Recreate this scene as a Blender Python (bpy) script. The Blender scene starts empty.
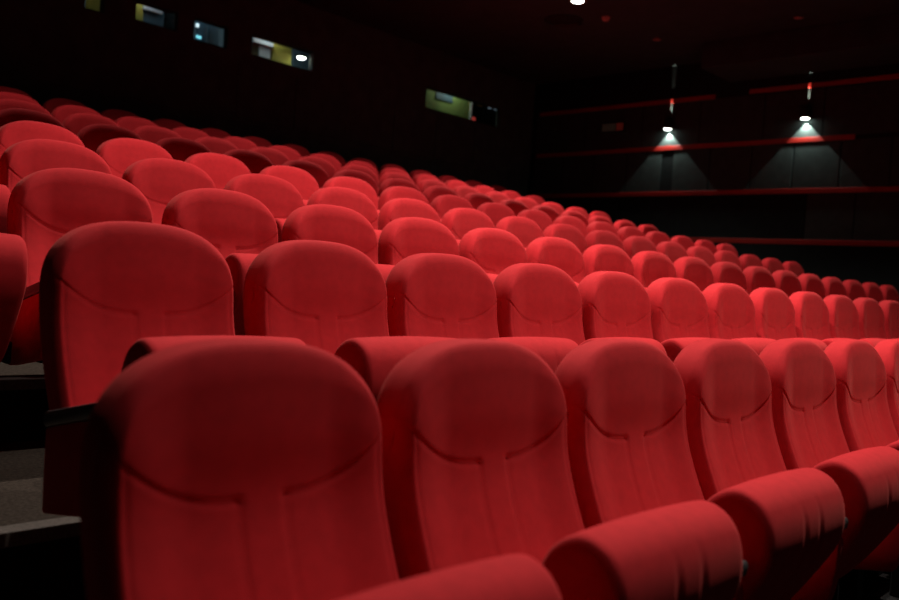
import bpy, bmesh, math, random
import numpy as np
from mathutils import Vector, Matrix
random.seed(7)
S = bpy.context.scene
C = bpy.context.collection

# ------------------------------------------------------------------ calibration
D, H, P = 0.9728, 0.2085, 0.56            # row depth, row rise, seat pitch
NR = 9                                    # rows
CAM = np.array([-0.7326, -1.1316, 0.115])
YAW, PIT, ROL, FPX = 0.8078, -0.0225, 0.072, 857.24
XW, YB, ZC = 11.2, 8.55, 3.70             # right wall, back wall, ceiling
SEAT_Z = 0.95                             # top of a seat back over its own floor

def cam_axes():
    f = np.array([math.sin(YAW)*math.cos(PIT), math.cos(YAW)*math.cos(PIT), math.sin(PIT)])
    r = np.array([math.cos(YAW), -math.sin(YAW), 0.0]); u = np.cross(r, f)
    return r*math.cos(ROL)+u*math.sin(ROL), -r*math.sin(ROL)+u*math.cos(ROL), f
RT, UP, FW = cam_axes()
def project(p):
    d = np.array(p)-CAM; w = d@FW
    return (449.5+FPX*(d@RT)/w, 300-FPX*(d@UP)/w) if w > .05 else (-9999, -9999)

# ------------------------------------------------------------------ materials
def mat(name, col, rough=.6, metal=0, spec=.5, sheen=0, sheen_tint=(1,1,1), emit=None, estr=0, noise=None, bump=None):
    m = bpy.data.materials.new(name); m.use_nodes = True
    n = m.node_tree.nodes; l = m.node_tree.links; b = n['Principled BSDF']
    b.inputs['Base Color'].default_value = (*col, 1); b.inputs['Roughness'].default_value = rough
    b.inputs['Metallic'].default_value = metal; b.inputs['Specular IOR Level'].default_value = spec
    if sheen:
        b.inputs['Sheen Weight'].default_value = sheen; b.inputs['Sheen Roughness'].default_value = .45
        b.inputs['Sheen Tint'].default_value = (*sheen_tint, 1)
    if emit:
        b.inputs['Emission Color'].default_value = (*emit, 1); b.inputs['Emission Strength'].default_value = estr
    if noise or bump:
        tc = n.new('ShaderNodeTexCoord')
    if noise:                                # (scale, low, high)
        t = n.new('ShaderNodeTexNoise'); t.inputs['Scale'].default_value = noise[0]; t.inputs['Detail'].default_value = 5
        r = n.new('ShaderNodeMapRange'); r.inputs['To Min'].default_value = noise[1]; r.inputs['To Max'].default_value = noise[2]
        r.inputs['From Min'].default_value = .3; r.inputs['From Max'].default_value = .7
        x = n.new('ShaderNodeMix'); x.data_type = 'RGBA'; x.blend_type = 'MULTIPLY'; x.inputs[0].default_value = 1
        x.inputs[6].default_value = (*col, 1)
        l.new(tc.outputs['Object'], t.inputs['Vector']); l.new(t.outputs['Fac'], r.inputs['Value'])
        l.new(r.outputs['Result'], x.inputs[7]); l.new(x.outputs[2], b.inputs['Base Color'])
    if bump:                                 # (scale, strength, distance)
        t2 = n.new('ShaderNodeTexNoise'); t2.inputs['Scale'].default_value = bump[0]; t2.inputs['Detail'].default_value = 3
        bp = n.new('ShaderNodeBump'); bp.inputs['Strength'].default_value = bump[1]; bp.inputs['Distance'].default_value = bump[2]
        l.new(tc.outputs['Object'], t2.inputs['Vector']); l.new(t2.outputs['Fac'], bp.inputs['Height'])
        l.new(bp.outputs['Normal'], b.inputs['Normal'])
    return m
M = {}
M['velvet'] = mat('red_velvet', (.52, .021, .027), .85, spec=.10, sheen=.16, sheen_tint=(1, .29, .24), noise=(38, .93, 1.06), bump=(620, .25, .0015))
M['plastic'] = mat('dark_plastic', (.045, .045, .045), .32, spec=.5)
M['steel'] = mat('black_steel', (.008, .008, .008), .7, metal=0, spec=.2)
M['carpet'] = mat('brown_carpet', (.062, .048, .038), .95, spec=.05, noise=(90, .55, 1.3), bump=(400, .6, .006))
M['riser_shaded_floor'] = mat('black_riser_shaded_floor', (.012, .011, .011), .9, spec=.05)
M['nosing'] = mat('nosing_strip', (.12, .10, .085), .7, spec=.2, noise=(120, .7, 1.2))
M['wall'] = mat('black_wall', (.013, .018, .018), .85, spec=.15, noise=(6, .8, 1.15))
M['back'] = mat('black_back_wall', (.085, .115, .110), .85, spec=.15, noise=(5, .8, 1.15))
M['panel'] = mat('charcoal_fabric_panel', (.046, .064, .061), .9, spec=.1, noise=(9, .85, 1.1), bump=(300, .3, .002))
M['ceil'] = mat('dark_ceiling', (.040, .060, .060), .85, spec=.15, noise=(4, .85, 1.15))
M['ledge'] = mat('red_lacquer', (.36, .022, .015), .35, spec=.5)
M['black'] = mat('matt_black', (.008, .008, .008), .6)
M['lens'] = mat('lamp_lens', (.9, .9, .85), .4, emit=(.92, 1, .93), estr=14)
M['redglow'] = mat('painted_red_glow', (.30, .05, .045), .5, emit=(.5, .06, .045), estr=.05)  # faint red glow painted in for light reflecting off unlit ceiling fittings
M['ring'] = mat('dull_ring', (.10, .04, .035), .5)
M['glass'] = mat('port_glass', (1, 1, 1), .02)
M['glass'].node_tree.nodes['Principled BSDF'].inputs['Transmission Weight'].default_value = 1
M['glass'].node_tree.nodes['Principled BSDF'].inputs['IOR'].default_value = 1.08
M['yellow'] = mat('booth_yellow_paint', (.42, .38, .06), .8, noise=(5, .85, 1.1))
M['green'] = mat('booth_green_paint', (.28, .40, .12), .8, noise=(5, .85, 1.1))
M['white'] = mat('booth_white_paint', (.75, .80, .85), .7)
M['bluegrey'] = mat('booth_blue_grey', (.10, .17, .22), .6)
M['brown'] = mat('booth_brown', (.16, .11, .05), .7)
M['cyan'] = mat('cyan_indicator', (.1, .5, .6), .4, emit=(.25, .85, 1), estr=.9)
M['coolglow'] = mat('cool_glow', (.6, .8, .9), .4, emit=(.75, .95, 1), estr=1.0)
M['redled'] = mat('red_indicator', (.4, .04, .03), .4, emit=(1, .10, .08), estr=.22)
M['bluedot'] = mat('pale_blue_indicator', (.3, .4, .5), .4, emit=(.6, .8, 1), estr=.16)
M['exit'] = mat('dim_sign_face', (.05, .03, .02), .5, emit=(.7, .45, .3), estr=.008)
M['exitred'] = mat('dim_sign_red', (.15, .02, .015), .5, emit=(1, .10, .06), estr=.022)

# ------------------------------------------------------------------ mesh helpers
def mesh(name, verts, faces, m, smooth=True):
    me = bpy.data.meshes.new(name); me.from_pydata([tuple(map(float, v)) for v in verts], [], faces); me.update()
    for p in me.polygons: p.use_smooth = smooth
    if m: me.materials.append(m)
    return me
def link(name, me, parent=None, loc=(0, 0, 0)):
    o = bpy.data.objects.new(name, me); C.objects.link(o); o.location = loc
    if parent: o.parent = parent
    return o
class MB:
    """collects shapes, builds ONE mesh object"""
    def __init__(s): s.bm = bmesh.new()
    def box(s, x0, x1, y0, y1, z0, z1, bev=0, mi=0):
        b = bmesh.new(); bmesh.ops.create_cube(b, size=1)
        for v in b.verts: v.co = Vector(((x0+x1)/2+v.co.x*(x1-x0), (y0+y1)/2+v.co.y*(y1-y0), (z0+z1)/2+v.co.z*(z1-z0)))
        if bev: bmesh.ops.bevel(b, geom=b.edges[:], offset=bev, segments=2, affect='EDGES', profile=.5)
        for f in b.faces: f.material_index = mi
        s._add(b); return s
    def quad(s, pts, mi=0):
        f = s.bm.faces.new([s.bm.verts.new(p) for p in pts]); f.material_index = mi; return s
    def lathe(s, prof, c=(0, 0, 0), n=28, mat4=None):     # prof (r,z)
        b = bmesh.new(); rings = []
        for r, z in prof:
            rings.append([b.verts.new((r*math.cos(2*math.pi*k/n), r*math.sin(2*math.pi*k/n), z)) for k in range(n)])
        for a, e in zip(rings, rings[1:]):
            for k in range(n): b.faces.new((a[k], a[(k+1) % n], e[(k+1) % n], e[k]))
        b.faces.new(rings[0][::-1]); b.faces.new(rings[-1])
        if mat4: b.transform(mat4)
        for v in b.verts: v.co += Vector(c)
        bmesh.ops.recalc_face_normals(b, faces=b.faces[:])
        s._add(b); return s
    def prism(s, poly, x0, x1, bev=0):                    # poly in (y,z), extruded along x
        b = bmesh.new()
        a = [b.verts.new((x0, y, z)) for y, z in poly]; e = [b.verts.new((x1, y, z)) for y, z in poly]
        n = len(poly)
        for k in range(n): b.faces.new((a[k], a[(k+1) % n], e[(k+1) % n], e[k]))
        b.faces.new(a[::-1]); b.faces.new(e); bmesh.ops.recalc_face_normals(b, faces=b.faces[:])
        if bev: bmesh.ops.bevel(b, geom=b.edges[:], offset=bev, segments=2, affect='EDGES', profile=.5)
        s._add(b); return s
    def _add(s, b):
        me = bpy.data.meshes.new('t'); b.to_mesh(me); b.free(); s.bm.from_mesh(me); bpy.data.meshes.remove(me)
    def mesh(s, name, mats, smooth=False):
        me = bpy.data.meshes.new(name); s.bm.to_mesh(me); s.bm.free()
        for m in (mats if isinstance(mats, (list, tuple)) else [mats]): me.materials.append(m)
        for p in me.polygons: p.use_smooth = smooth
        if smooth: me.set_sharp_from_angle(angle=math.radians(35))
        return me
    def build(s, name, mats, parent=None, smooth=False, loc=(0, 0, 0)):
        return link(name, s.mesh(name, mats, smooth), parent, loc)
def tag(o, label, cat, group=None, kind=None):
    if label: o['label'] = label
    if cat: o['category'] = cat
    if group: o['group'] = group
    if kind: o['kind'] = kind
    return o
def struct(o): o['kind'] = 'structure'; return o
def empty(name, loc, label, cat, group=None):
    o = bpy.data.objects.new(name, None); C.objects.link(o); o.location = loc; o.empty_display_size = .1
    return tag(o, label, cat, group)

# ------------------------------------------------------------------ the seat
# local frame: origin = highest point of the seat back, -y faces the screen
HW, ARC, NEXP, ZBOT = .249, .19, 2.55, -.64
PZ = [0, -.06, -.14, -.24, -.36, -.50, -.64]
PY = [0, -.002, -.007, -.019, -.062, -.136, -.212]
def interp(z):
    zs = np.array(PZ[::-1]); ys = np.array(PY[::-1])
    m = np.gradient(ys, zs); z = np.clip(z, zs[0], zs[-1]); k = np.clip(np.searchsorted(zs, z)-1, 0, len(zs)-2)
    h = zs[k+1]-zs[k]; t = (z-zs[k])/h
    return ((2*t**3-3*t**2+1)*ys[k]+(t**3-2*t**2+t)*h*m[k]+(-2*t**3+3*t**2)*ys[k+1]+(t**3-t**2)*h*m[k+1])
def ztop(x):
    a = np.clip(1-np.abs(x/HW)**NEXP, 0, 1); return -ARC+ARC*a**(1/NEXP)
def zsmile(x):
    ax = np.clip(np.abs(x)-.041, 0, None); return -.234+.080*(ax/.195)**2.3
TS = .041
th = np.linspace(-1, 1, 91)
xs = HW*np.sin(th*math.pi/2)
for t in (-TS, TS): xs[np.argmin(np.abs(xs-t))] = t
jl, jr = int(np.argmin(np.abs(xs+TS))), int(np.argmin(np.abs(xs-TS)))
n1, n2 = 46, 54
zt = ztop(xs); zm = np.minimum(zsmile(xs), zt-.012)
a1 = np.linspace(0, 1, n1+1); a1 = 1-np.cos(a1*math.pi/2)**1.0
a1 = .55*a1+.45*np.linspace(0, 1, n1+1)
a2 = np.linspace(0, 1, n2+1)
X = np.repeat(xs[:, None], n1+n2+1, 1)
Z = np.concatenate([zt[:, None]+(zm-zt)[:, None]*a1[None], zm[:, None]+(ZBOT-zm)[:, None]*a2[None, 1:]], 1)
# distance to outline
ot = np.linspace(-1, 1, 1600); ox = HW*np.sin(ot*math.pi/2); oz = ztop(ox)
ox = np.concatenate([np.full(600, -HW), ox, np.full(600, HW)]); oz = np.concatenate([np.linspace(ZBOT-.1, -ARC, 600), oz, np.linspace(-ARC, ZBOT-.1, 600)])
def dist(X, Z):
    return np.sqrt(np.min((X[..., None]-ox)**2+(Z[..., None]-oz)**2, axis=-1))
DD = dist(X, Z); DD[0, :] = 0; DD[-1, :] = 0; DD[:, 0] = 0
def round_e(d, r):
    return np.sqrt(np.clip(1-(1-np.clip(d/r, 0, 1))**2, 0, 1))
def g(v, s): return np.exp(-(v/s)**2)
def front_offset(X, Z, Dd):
    up = np.clip((Z+.16)/.12, 0, 1); up = up*up*(3-2*up)
    off = .026*round_e(Dd, .022+.036*up*(1-np.clip(np.abs(X)/.225, 0, 1)**4))
    wing = np.clip((np.abs(X)-.120)/.105, 0, 1); off += .015*wing*wing*(3-2*wing)*(1-.5*up)*np.clip(Dd/.016, 0, 1)**.6   # side wings
    zsm = zsmile(X); low = 1/(1+np.exp((Z-zsm)/.006)); lowside = low*(1/(1+np.exp(-(np.abs(X)-TS)/.004)))
    off -= .0012*lowside                                           # side panels sit a little deeper
    off -= .0022*g(Z-zsm, .0042)*(np.abs(X) > TS-.003)*np.clip(Dd/.012, 0, 1)     # the curved seam
    off -= .002*g(np.abs(X)-TS, .0042)*(Z < zsm+.004)             # the two upright seams
    off += .008*g(Z+.13, .09)*(1-np.clip(np.abs(X)/.24, 0, 1)**2)  # padded head zone
    off -= .0015*g(Dd-.026, .004)*low                              # edge seam of the side band
    return off
OF = front_offset(X, Z, DD)
Yf = interp(Z)-OF
V = np.stack([X, Yf, Z], -1)
def sub(i0, i1, j0, j1):
    idx = {}; vs = []; fs = []
    return idx, vs, fs
def panel_mesh(name, cells):
    idx = {}; vs = []; fs = []
    def q(i, j):
        if (i, j) not in idx: idx[(i, j)] = len(vs); vs.append(V[i, j])
        return idx[(i, j)]
    for i, j in cells: fs.append((q(i, j), q(i, j+1), q(i+1, j+1), q(i+1, j)))
    return mesh(name, vs, fs, M['velvet'])
NI, NJ = len(xs), n1+n2+1
head_cells = [(i, j) for i in range(NI-1) for j in range(NJ-1) if j < n1 or jl <= i < jr]
left_cells = [(i, j) for i in range(jl) for j in range(n1, NJ-1)]
right_cells = [(i, j) for i in range(jr, NI-1) for j in range(n1, NJ-1)]
ME_head = panel_mesh('headrest', head_cells)
ME_left = panel_mesh('lumbar_panel', left_cells)
ME_right = panel_mesh('lumbar_panel', right_cells)
# body: side band, rear face, bottom
loop = [(0, j) for j in range(NJ-1, 0, -1)]+[(i, 0) for i in range(NI)]+[(NI-1, j) for j in range(1, NJ)]
bv = []; bf = []
rings = []
for back, ins in ((0, 0), (.012, 0), (.030, 0), (.046, .001), (.056, .006), (.063, .015), (.066, .030)):
    ring = []
    for i, j in loop:
        x, z = X[i, j], Z[i, j]
        nx = x/HW; nz = 1.0 if z > -.02 else 0
        cx, cz = 0, min(z, -.22)
        v = np.array([x-cx, z-cz]); L = np.hypot(*v); v = v/L if L > 0 else v
        bv.append((x-v[0]*ins, interp(z)+back-(front_offset(np.array(x), np.array(z), np.array(0.0)) if back == 0 else 0), z-v[1]*ins)); ring.append(len(bv)-1)
    rings.append(ring)
for a, b in zip(rings, rings[1:]):
    for k in range(len(loop)-1): bf.append((a[k], b[k], b[k+1], a[k+1]))
last = rings[-1]; N = len(loop)
for k in range(N//2):                                 # rear face strips across
    if k+1 < N-2-k: bf.append((last[k], last[N-1-k], last[N-2-k], last[k+1]))
bf.append([rings[0][0]]+[r[0] for r in rings[1:]]+[r[-1] for r in rings[::-1]])
bb = bmesh.new(); tmp = mesh('backrest', bv, bf, M['velvet']); bb.from_mesh(tmp)
bmesh.ops.recalc_face_normals(bb, faces=bb.faces[:]); bb.to_mesh(tmp); bb.free()
ME_back = tmp
for p in ME_back.polygons: p.use_smooth = True

# shared smooth normals so the panels meet without a shading break
def share_normals():
    acc = {}
    key = lambda v: (round(v[0], 5), round(v[1], 5), round(v[2], 5))
    for me in (ME_back, ME_head, ME_left, ME_right):
        for p in me.polygons:
            if len(p.vertices) > 4: continue
            for vi in p.vertices:
                k = key(me.vertices[vi].co); acc[k] = acc.get(k, Vector((0, 0, 0)))+p.normal*p.area
    for me in (ME_head, ME_left, ME_right, ME_back):
        me.normals_split_custom_set_from_vertices([acc.get(key(v.co), Vector((0, 0, 1))).normalized() if key(v.co) in acc else (0, 0, 1) for v in me.vertices])
for me in (ME_head, ME_left, ME_right):                # make sure every panel faces the screen
    if sum(p.normal.y*p.area for p in me.polygons) > 0: me.flip_normals()
share_normals()

# tipped-up cushion
CP = [(-.205, -.600), (-.250, -.51), (-.304, -.39), (-.328, -.318), (-.356, -.280), (-.400, -.260), (-.445, -.274),
      (-.474, -.314), (-.482, -.370), (-.472, -.420), (-.447, -.468), (-.408, -.530), (-.362, -.596), (-.318, -.645), (-.262, -.668), (-.214, -.645)]
def catmull(p, per=5):
    o = []; n = len(p)
    for i in range(n):
        a, b, c, d = (np.array(p[(i+k-1) % n]) for k in range(4))
        for t in np.linspace(0, 1, per, endpoint=False):
            o.append(.5*((2*b)+(-a+c)*t+(2*a-5*b+4*c-d)*t*t+(-a+3*b-3*c+d)*t**3))
    return np.array(o)
prof = catmull(CP); npf = len(prof)
tg = np.roll(prof, -1, 0)-np.roll(prof, 1, 0); tg /= np.linalg.norm(tg, axis=1)[:, None]
nrm = np.stack([tg[:, 1], -tg[:, 0]], 1)
cen = prof.mean(0)
if np.mean(np.sum(nrm*(prof-cen), 1)) < 0: nrm = -nrm
frontmask = np.clip((-prof[:, 0]-.30)/.1, 0, 1)*np.clip((-.29-prof[:, 1])/.06, 0, 1)
CW = .207
sx = [CW-.001, CW, CW-.003, CW-.010, CW-.022, CW-.045]
si = [.040, .018, .007, .001, 0, 0]
secs = [(-a, b) for a, b in zip(sx, si)]+[(x, 0) for x in np.linspace(-.158, .158, 40)]+[(a, b) for a, b in zip(sx[::-1], si[::-1])]
cv = []; cf = []
for x, ins in secs:
    pill = .006*(1-(abs(x)/CW)**2)
    groove = .005*(math.exp(-((abs(x)-.041)/.006)**2))
    for k in range(npf):
        p = prof[k]+nrm[k]*(pill-ins-groove*frontmask[k]); cv.append((x, p[0], p[1]))
ns = len(secs)
for s_ in range(ns-1):
    for k in range(npf): cf.append((s_*npf+k, s_*npf+(k+1) % npf, (s_+1)*npf+(k+1) % npf, (s_+1)*npf+k))
cf.append(list(range(npf))); cf.append(list(range((ns-1)*npf, ns*npf)))
ME_cush = mesh('seat_cushion', cv, cf, M['velvet'])
bb = bmesh.new(); bb.from_mesh(ME_cush); bmesh.ops.recalc_face_normals(bb, faces=bb.faces[:]); bb.to_mesh(ME_cush); bb.free()
ME_cush.set_sharp_from_angle(angle=math.radians(60))

AW = .021
def arm_meshes(sx_):
    x = sx_*.270
    cap = MB().prism([(-.456, -.378), (-.462, -.390), (-.458, -.408), (-.446, -.414), (-.165, -.482), (-.150, -.476), (-.152, -.450), (-.165, -.446)], x-AW-.003, x+AW+.003, .006).mesh('armrest', M['plastic'], True)
    pan = MB().prism([(-.446, -.413), (-.456, -.44), (-.456, -.50), (-.444, -.57), (-.424, -.624), (-.30, -.650), (-.165, -.676), (-.160, -.60), (-.158, -.483)], x-AW, x+AW, .008).mesh('arm_panel', M['velvet'], True)
    return cap, pan
ARM_L, ARM_R = arm_meshes(-1), arm_meshes(1)
ME_leg = MB().box(-.03, .03, -.255, -.195, -SEAT_Z+.012, -.64, .006).box(-.09, .09, -.30, -.15, -SEAT_Z, -SEAT_Z+.014, .004).mesh('pedestal', M['steel'])
ME_hinge = MB().box(-.236, -.225, -.30, -.17, -.655, -.585, .01).box(.225, .236, -.30, -.17, -.655, -.585, .01).box(-.24, .24, -.215, -.185, -.64, -.60, .008).mesh('hinge_bar', M['steel'])

ORD = ['first', 'second', 'third', 'fourth', 'fifth', 'sixth', 'seventh', 'eighth', 'ninth', 'tenth', 'eleventh', 'twelfth',
       'thirteenth', 'fourteenth', 'fifteenth', 'sixteenth', 'seventeenth', 'eighteenth']
def rowname(k):
    return ['front row', 'second row from the front', 'third row from the front', 'fourth row from the front', 'fifth row from the front',
            'fourth row from the back', 'third row from the back', 'second row from the back', 'dim back row'][k]
ROW1 = [(.013, 0), (.006, .006), (0, .016), (0, .020), (0, .020), (0, .018)]   # the front row bows very slightly
ROW2 = [.010, .026, .016, .006, 0]
PARTS = [('backrest', ME_back), ('seat_cushion', ME_cush), ('armrest', ARM_L[0]), ('arm_panel', ARM_L[1]), ('pedestal', ME_leg), ('hinge_bar', ME_hinge)]
SUBS = [('headrest', ME_head), ('lumbar_panel', ME_left), ('lumbar_panel', ME_right)]
def make_seat(loc):
    r = bpy.data.objects.new('cinema_seat', None); C.objects.link(r); r.location = loc; r.empty_display_size = .1
    for n, me in PARTS:
        o = link(n, me, r)
        if n == 'backrest':
            for n2, m2 in SUBS: link(n2, m2, o)
    return r
proto = None
def copy_seat(src, loc):
    r = src.copy(); C.objects.link(r); r.location = loc
    for ch in list(src.children):
        if ch.get('only_end'): continue
        c = ch.copy(); C.objects.link(c); c.parent = r
        for gch in list(ch.children):
            d = gch.copy(); C.objects.link(d); d.parent = c
    return r
for k in range(NR):
    n = 18 if k % 2 == 0 else 17
    x0 = 0 if k % 2 == 0 else .28
    pk = P
    if k == 0: x0, pk = .012, .552
    if k == 1: x0, pk = .314, .554
    vis = []
    for i in range(n):
        x = x0+i*pk
        pts = [(x+dx, k*D+dy, k*H+dz) for dx, dy, dz in ((0, 0, 0), (.24, 0, -.1), (-.24, 0, -.1), (.24, -.42, -.25), (-.24, -.42, -.25), (.24, -.1, -.4), (-.24, -.1, -.4), (.2, -.5, -.4))]
        pp = [project(p) for p in pts]
        vis.append(any(-2 < a < 901 and -2 < b < 602 for a, b in pp))
    for i in range(n):
        if not vis[i]: continue
        loc = (x0+i*pk+(ROW1[min(i, 5)][0] if k == 0 else ROW2[min(i, 4)] if k == 1 else .012), k*D+(ROW1[min(i, 5)][1] if k == 0 else 0), k*H)
        if proto is None: o = proto = make_seat(loc)
        else: o = copy_seat(proto, loc)
        if k < 2: lab = 'red cinema seat, ' + (ORD[i]+' from' if i else 'the end seat at') + ' the left aisle in the ' + rowname(k).replace('from the ', 'from ')
        else:
            j = n-1-i
            lab = 'red cinema seat, ' + (ORD[j]+' from the right end' if j else 'the last seat at the right end') + ' of the ' + rowname(k).replace('from the ', 'from ')
        tag(o, lab, 'seat', 'rows of red cinema seats')
        if i == n-1:
            for nme, me in zip(('armrest', 'arm_panel'), ARM_R): link(nme, me, o)

# ------------------------------------------------------------------ floor tiers
XL = -2.4
YF = -4.0
prof_t = [(YF, -SEAT_Z)]
edge = lambda k: (k*D-1.035)
for k in range(1, NR):
    prof_t += [(edge(k), (k-1)*H-SEAT_Z), (edge(k), k*H-SEAT_Z)]
prof_t.append((YB, (NR-1)*H-SEAT_Z))
fl = MB()
for (ya, za), (yb, zb) in zip(prof_t, prof_t[1:]):
    fl.quad([(XL, ya, za), (XW, ya, za), (XW, yb, zb), (XL, yb, zb)], 1 if ya == yb or ya == YF else 0)  # front floor takes the risers' black too, painted for its shadow
struct(fl.build('floor', [M['carpet'], M['riser_shaded_floor']]))
for k in range(1, NR):
    z = k*H-SEAT_Z
    if k >= 1: struct(MB().box(XL, 11.19, edge(k)-.012, edge(k)+.045, z-.03, z+.006, .003).build('trim_%d' % (10+k), M['nosing']))

# ------------------------------------------------------------------ walls and ceiling
# right wall with fabric panels in four bands between red ledges
LZ = [1.00, 1.71, 2.42, 3.15]
wr = MB(); wr.box(XW, XW+.2, YF, YB+.2, -1.2, ZC+.1, 0, 0)
seams = [8.45, 7.82, 7.18, 6.54, 5.90, 5.71, 5.09, 4.44, 3.83, 3.19, 2.55, 1.9, 1.25, .6, -.05, -.7]
def bandpanels(z0, z1, seams, skip, grow):
    for a, b in zip(seams, seams[1:]):
        if (a, b) in skip: continue
        wr.box(XW-.005, XW+.01, b+.010, a-.010, z0, z1, .005, 1)
bandpanels(LZ[1]+.03, LZ[2]-.03, seams, {(5.90, 5.71)}, 0)
s2 = [8.45, 7.55, 6.62, 5.7, 4.6, 3.60, 2.95, 2.2, 1.4, .6]
for a, b in zip(s2, s2[1:]):
    wr.box(XW-.005, XW+.01, b+.010, a-.010, LZ[0]+.03, LZ[1]-.03, .004, 1 if a <= 3.6 else 0)
s3 = [8.45, 7.4, 6.3, 5.3, 4.3, 3.46, 2.5, 1.5, .5]
for a, b in zip(s3, s3[1:]): wr.box(XW-.005, XW+.01, b+.008, a-.008, LZ[2]+.03, LZ[3]-.03, .004, 1)
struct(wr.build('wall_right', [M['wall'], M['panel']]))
def ledge(n, z, y0, y1):
    struct(MB().box(XW-.013, XW, y0, y1, z-.034, z+.034, .004).build('trim_%d' % n, M['ledge']))
ledge(1, LZ[0], -1.5, 8.4); ledge(2, LZ[1], -1.5, 8.4); ledge(3, LZ[2], 3.02, 8.4); ledge(4, LZ[3], 5.08, 8.4); ledge(5, LZ[3]+.02, -1.5, 4.55)  # gap in the top ledge stands for a stretch lying unlit
# ceiling and the lower bulkhead along the right wall
ce = MB(); ce.box(XL, XW, YF, YB+.2, ZC, ZC+.15)
struct(ce.build('ceiling', M['ceil']))
struct(MB().box(10.28, XW, YF, 4.86, 3.34, ZC, .01).build('trim_6', M['ceil']))
# back wall, open where the projection ports are
PORTS = [(3.22, 3.44, 2.83, 3.10), (3.81, 4.34, 2.86, 3.09), (4.55, 5.02, 2.82, 3.09), (5.38, 6.36, 2.83, 3.10), (8.54, 10.32, 2.77, 3.10)]
bw = MB(); T = .10
xs_ = [XL]
bw.box(XL, XW, YB, YB+T, .2, 1.90); bw.box(XL, XW, YB+.012, YB+T, 1.90, 1.945)
lastx = XL
for a, b, z0, z1 in PORTS:
    bw.box(lastx, a, YB, YB+T, 1.945, ZC+.1); bw.box(a, b, YB, YB+T, 1.945, z0); bw.box(a, b, YB, YB+T, z1, ZC+.1); lastx = b
bw.box(lastx, XW, YB, YB+T, 1.945, ZC+.1)
for a in [x for x in np.arange(5.2, 11, .9)]: bw.box(a, a+.86, YB-.010, YB+.01, 2.0, 2.70, .004)
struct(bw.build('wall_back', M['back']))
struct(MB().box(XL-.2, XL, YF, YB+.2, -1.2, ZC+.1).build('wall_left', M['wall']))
# booth behind the back wall
YR = YB+1.0
bo = MB()
bo.box(2.0, 8.0, YR, YR+.05, 2.3, 3.6, 0, 0); bo.box(8.0, 10.2, YR, YR+.05, 2.3, 3.6, 0, 1); bo.box(10.2, XW, YR, YR+.05, 2.3, 3.6, 0, 2)
struct(bo.build('wall_booth', [M['bluegrey'], M['green'], M['black']]))
struct(MB().box(2.0, XW, YB+T, YR, 3.6, 3.65).build('ceiling', M['bluegrey']))
for n, (a, b, z0, z1) in enumerate(PORTS, 1):
    w = MB(); t = .018
    w.box(a, b, YB+.03, YB+.07, z0, z0+t).box(a, b, YB+.03, YB+.07, z1-t, z1).box(a, a+t, YB+.03, YB+.07, z0+t, z1-t).box(b-t, b, YB+.03, YB+.07, z0+t, z1-t)
    o = struct(w.build('window_%d' % n, M['black']))
    MB().box(a+t, b-t, YB+.045, YB+.053, z0+t, z1-t).build('pane', M['glass'], o)

# ------------------------------------------------------------------ camera
cd = bpy.data.cameras.new('camera'); cam = bpy.data.objects.new('camera', cd); C.objects.link(cam)
m = Matrix(((RT[0], UP[0], -FW[0], CAM[0]), (RT[1], UP[1], -FW[1], CAM[1]), (RT[2], UP[2], -FW[2], CAM[2]), (0, 0, 0, 1)))
cam.matrix_world = m
cd.sensor_width = 36; cd.lens = 36*FPX/899; cd.clip_start = .02; cd.clip_end = 60
cd.dof.use_dof = True; cd.dof.focus_distance = 3.0; cd.dof.aperture_fstop = 2.6
S.camera = cam

# ------------------------------------------------------------------ fixtures
def spot(loc, target, power, half_deg, blend, rad, col=(1, .93, .84)):
    ld = bpy.data.lights.new('spot', 'SPOT'); ld.energy = power; ld.spot_size = math.radians(2*half_deg); ld.spot_blend = blend
    ld.shadow_soft_size = rad; ld.color = col
    o = bpy.data.objects.new('spot_light', ld); C.objects.link(o); o.location = loc
    o.rotation_euler = (Vector(target)-Vector(loc)).to_track_quat('-Z', 'Y').to_euler(); return o
def point(loc, power, col, rad=.05):
    ld = bpy.data.lights.new('point', 'POINT'); ld.energy = power; ld.color = col; ld.shadow_soft_size = rad
    o = bpy.data.objects.new('point_light', ld); C.objects.link(o); o.location = loc; return o
for i, (y, lab) in enumerate(((5.80, 'black cylinder wall lamp shining down, on the right wall toward the back'),
                              (3.68, 'black cylinder wall lamp shining down, on the right wall nearer the screen'))):
    e = empty('wall_lamp', (XW-.075, y, 2.70), lab, 'lamp', 'wall lamps on the right wall')
    MB().lathe([(.046, .012), (.060, .0), (.064, .012), (.064, .16), (.060, .17), (.03, .17)]).build('housing', M['black'], e, True)
    MB().lathe([(.058, .004), (.057, -.001), (.040, -.005), (.015, -.007)]).build('lens', M['lens'], e, True)
    MB().box(.05, .073, -.03, .03, .05, .12, .006).build('bracket', M['black'], e)
    spot((XW-.042, y, 2.672), (XW-.042, y, 0), 42, 43, .03, .010, (.93, 1, .92))
    spot((XW-.020, y, 2.885), (XW+.038, y, 3.70), 110, 4.0, .3, .004, (1, .88, .74))
    spot((XW-.034, y, 2.885), (XW+.012, y, 3.70), 60, 3.4, .4, .003, (1, .88, .74))
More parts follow.
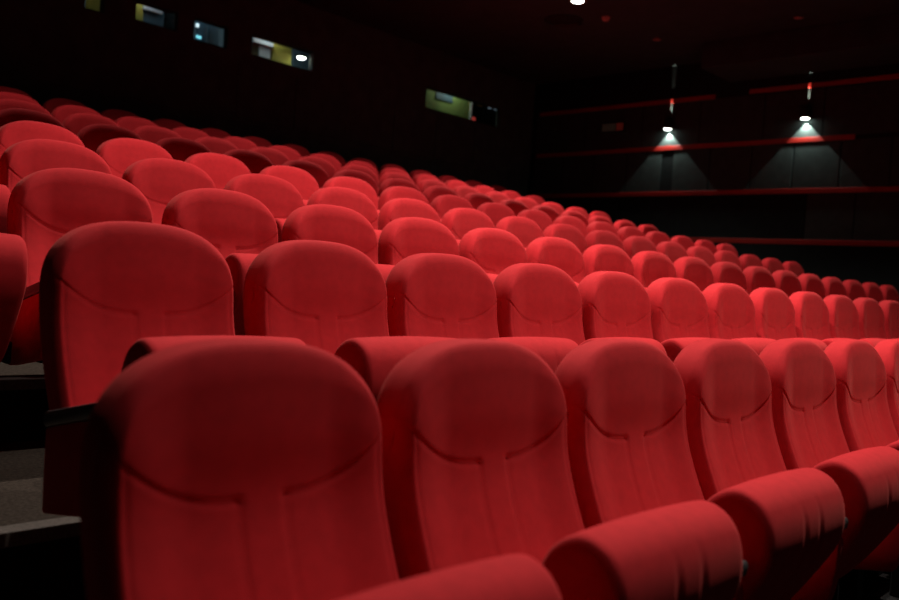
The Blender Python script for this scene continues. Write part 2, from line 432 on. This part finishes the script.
# recessed light seen in the ceiling
XD, YD = 7.95, 5.34
e = empty('ceiling_downlight', (XD, YD, ZC), 'bright white recessed downlight in the dark ceiling', 'lamp')
MB().lathe([(.085, -.006), (.10, -.008), (.115, 0), (.085, .0)]).build('ring', M['ring'], e, True)
MB().lathe([(.0845, -.001), (.06, -.012), (.01, -.014)]).build('lens', M['lens'], e, True)
def ceiling_dot(name, x, y, r, h, m, lab, cat):
    e = empty(name, (x, y, ZC), lab, cat)
    MB().lathe([(r*1.15, 0), (r*1.15, -.012), (r*.95, -.016), (r*.9, 0)]).build('base', M['ring'], e, True)
    MB().lathe([(r*.9, -.012), (r*.85, -h*.6), (r*.5, -h), (r*.05, -h*1.05)]).build('cover', m, e, True)
ceiling_dot('smoke_detector', 8.64, 5.38, .062, .06, M['redglow'], 'round reddish smoke detector on the ceiling beside the bright downlight', 'detector')
ceiling_dot('recessed_fitting', 9.83, 5.32, .055, .02, M['redglow'], 'small unlit reddish ceiling fitting above the farther wall lamp', 'ceiling fitting')
ceiling_dot('recessed_fitting', 9.86, 3.35, .055, .02, M['redglow'], 'small unlit reddish ceiling fitting by the bulkhead above the nearer wall lamp', 'ceiling fitting')
e = empty('ceiling_vent', (8.5, 5.95, ZC), 'flat round dark vent in the ceiling left of the reddish detector', 'vent')
MB().lathe([(.26, 0), (.26, -.015), (.22, -.02), (.2, 0)]).build('rim', M['black'], e, True)
MB().lathe([(.19, -.004), (.15, -.012), (.02, -.016)]).build('grille', M['black'], e, True)
# dim sign
e = empty('sign_box', (XW-.02, 6.83, 2.81), 'small dim sign box glowing faint red on the dark right wall', 'sign')
MB().box(-.03, .02, -.22, .22, -.075, .075, .006).build('case', M['black'], e)
MB().box(-.034, -.028, -.20, -.075, -.06, .06, .004).build('red_face', M['exitred'], e)
MB().box(-.034, -.028, -.06, .20, -.06, .06, .004).build('pale_face', M['exit'], e)

# ------------------------------------------------------------------ things in the booth, seen through the ports
SHELF = 2.62
struct(MB().box(2.0, XW-.05, YB+T+.02, YR-.02, SHELF-.04, SHELF).build('trim_7', M['steel']))
def boxat(name, px0, px1, py0, py1, y, m, lab, cat, depth=.04):
    """a box standing in the booth at depth y, sized from where its corners are sighted"""
    def ray(px, py):
        d = FW+RT*(px-449.5)/FPX+UP*(300-py)/FPX; t = (y-CAM[1])/d[1]; return CAM+t*d
    a = ray(px0, (py0+py1)/2); b = ray(px1, (py0+py1)/2)
    zc = (a[2]+b[2])/2; mx = (px0+px1)/2
    z1 = ray(mx, py0)[2]; z0 = ray(mx, py1)[2]
    if name in ('wall_board', 'equipment_rack', 'equipment_cabinet', 'projector', 'upright_post'): z0 = SHELF
    o = MB().box(a[0], b[0], y, y+depth, z0, z1, min(.006, depth/4)).build(name, m)
    return o
YO = YB+.30
def thing(name, px, m, lab, cat, y=YO, depth=.04):
    return tag(boxat(name, *px, y, m, lab, cat, depth), lab, cat)
def fitted(parent, name, px, m, lab, y, depth):
    o = boxat(name, *px, y, m, lab, None, depth); o.parent = parent; return tag(o, lab, None)
thing('wall_board', (87, 107, -6, 9.5, ), M['yellow'], 'dull yellow board inside the leftmost projection port, at the top edge', 'board')
thing('wall_board', (136, 143.5, 2, 22), M['yellow'], 'narrow yellow board at the left end of the second projection port', 'board')
rack = thing('equipment_rack', (143.5, 164, 4, 27), M['bluegrey'], 'grey equipment rack below the pale panel in the second projection port', 'rack')
fitted(rack, 'light_panel', (143.5, 163, 6, 12), M['white'], 'pale panel', YO-.03, .03)
thing('equipment_cabinet', (165, 178, 10, 32), M['steel'], 'dark blue-grey cabinet at the right of the second projection port', 'cabinet')
projector = thing('projector', (196.5, 207, 20, 43), M['bluegrey'], 'blue-lit projector behind the third projection port', 'projector')
fitted(projector, 'indicator_lamp', (196.3, 199.2, 23.5, 27), M['coolglow'], 'white glowing lamp', YO-.02, .02)
fitted(projector, 'indicator_lamp', (196.5, 201.5, 35.5, 38.3), M['cyan'], 'cyan glowing lamp', YO-.02, .02)
thing('equipment_cabinet', (208.5, 219, 26, 46), M['bluegrey'], 'dim blue cabinet at the right of the third projection port', 'cabinet', YO+.1)
thing('wall_board', (252, 272, 38, 66), M['brown'], 'brown board at the left end of the fourth projection port', 'board')
thing('paper_sheet', (259, 270.5, 47, 57.5), M['white'], 'white paper sheet pinned up inside the fourth projection port', 'paper', YO-.015, .015)
thing('ceiling_panel', (253, 274, 38.5, 45), M['white'], 'pale ceiling panel along the top left of the fourth projection port', 'panel', YO-.045, .03)
thing('wall_board', (271.5, 291.5, 44, 72), M['yellow'], 'wide dull yellow board in the middle of the fourth projection port', 'board')
thing('equipment_cabinet', (293, 314, 44, 80), M['bluegrey'], 'dark blue-grey cabinet behind the white oval lamp in the fourth projection port', 'cabinet', YO+.25)
e = empty('booth_lamp', tuple(CAM+(FW+RT*(301.3-449.5)/FPX+UP*(300-57.5)/FPX)*((YB+.16-CAM[1])/(FW+RT*(301.3-449.5)/FPX+UP*(300-57.5)/FPX)[1])), 'glowing white oval lamp at the right of the fourth projection port', 'lamp')
MB().lathe([(.068, .035), (.072, .0), (.060, .0)]).build('shade', M['black'], e, True)
MB().lathe([(.058, .012), (.055, -.01), (.03, -.024), (.004, -.028)]).build('bulb', M['lens'], e, True)
thing('wall_board', (424, 470.5, 82, 122), M['green'], 'dull green board filling the left half of the rightmost projection port', 'board')
thing('paper_sheet', (436, 453, 93, 101), M['bluegrey'], 'pale bluish sheet on the green board in the rightmost projection port', 'paper', YO-.01, .01)
thing('upright_post', (470.5, 472.5, 95, 126), M['white'], 'thin pale upright post beside the green board in the rightmost projection port', 'post', YO-.02, .02)
cabinet = thing('equipment_cabinet', (473, 503, 96, 140), M['black'], 'black cabinet at the right of the rightmost projection port', 'cabinet', YO+.05)
fitted(cabinet, 'indicator_lamp', (471.5, 475.5, 117, 121.5), M['redled'], 'red glowing lamp', YO+.03, .02)
fitted(cabinet, 'indicator_lamp', (489, 491.4, 105.5, 108.6), M['bluedot'], 'pale blue lamp', YO+.03, .02)
fitted(cabinet, 'indicator_lamp', (494.6, 497.4, 106, 110), M['bluedot'], 'pale blue lamp', YO+.03, .02)
fitted(cabinet, 'yellow_glint', (477, 482.5, 104.6, 106.4), M['yellow'], 'small yellow glint', YO+.04, .01)  # glint on the cabinet, painted as a thin yellow bar
for (a, b, z0, z1), pw, col in zip(PORTS, (.6, 1.4, .8, 3.0, 3.2), ((1, .95, .7), (.85, .95, 1), (.5, .85, 1), (.9, 1, .95), (.9, 1, .8))):
    point(((a+b)/2-.1, YB+.19, z1+.22), pw, col, .05)

# ------------------------------------------------------------------ house lights (recessed spots out of view; the front ones are added fill)
for x, y, p, hd, bl in ((7.95, 5.34, 500, 58, .8), (4.95, 5.34, 210, 58, .8), (1.95, 5.34, 110, 58, .8),
                        (7.95, 2.40, 190, 50, .4), (4.95, 2.40, 370, 48, .5), (2.30, 1.95, 570, 47, .45),
                        (7.4, -0.55, 90, 50, .3), (3.2, -0.55, 470, 52, .7), (1.3, -0.55, 110, 50, .3)):
    spot((x, y, ZC-.03), (x, y, 0), p, hd, bl, .045, (1, .90, .82))
w = bpy.data.worlds.new('world'); S.world = w; w.use_nodes = True
w.node_tree.nodes['Background'].inputs[0].default_value = (.9, .85, .85, 1); w.node_tree.nodes['Background'].inputs[1].default_value = .008
S.view_settings.view_transform = 'Standard'; S.view_settings.look = 'None'
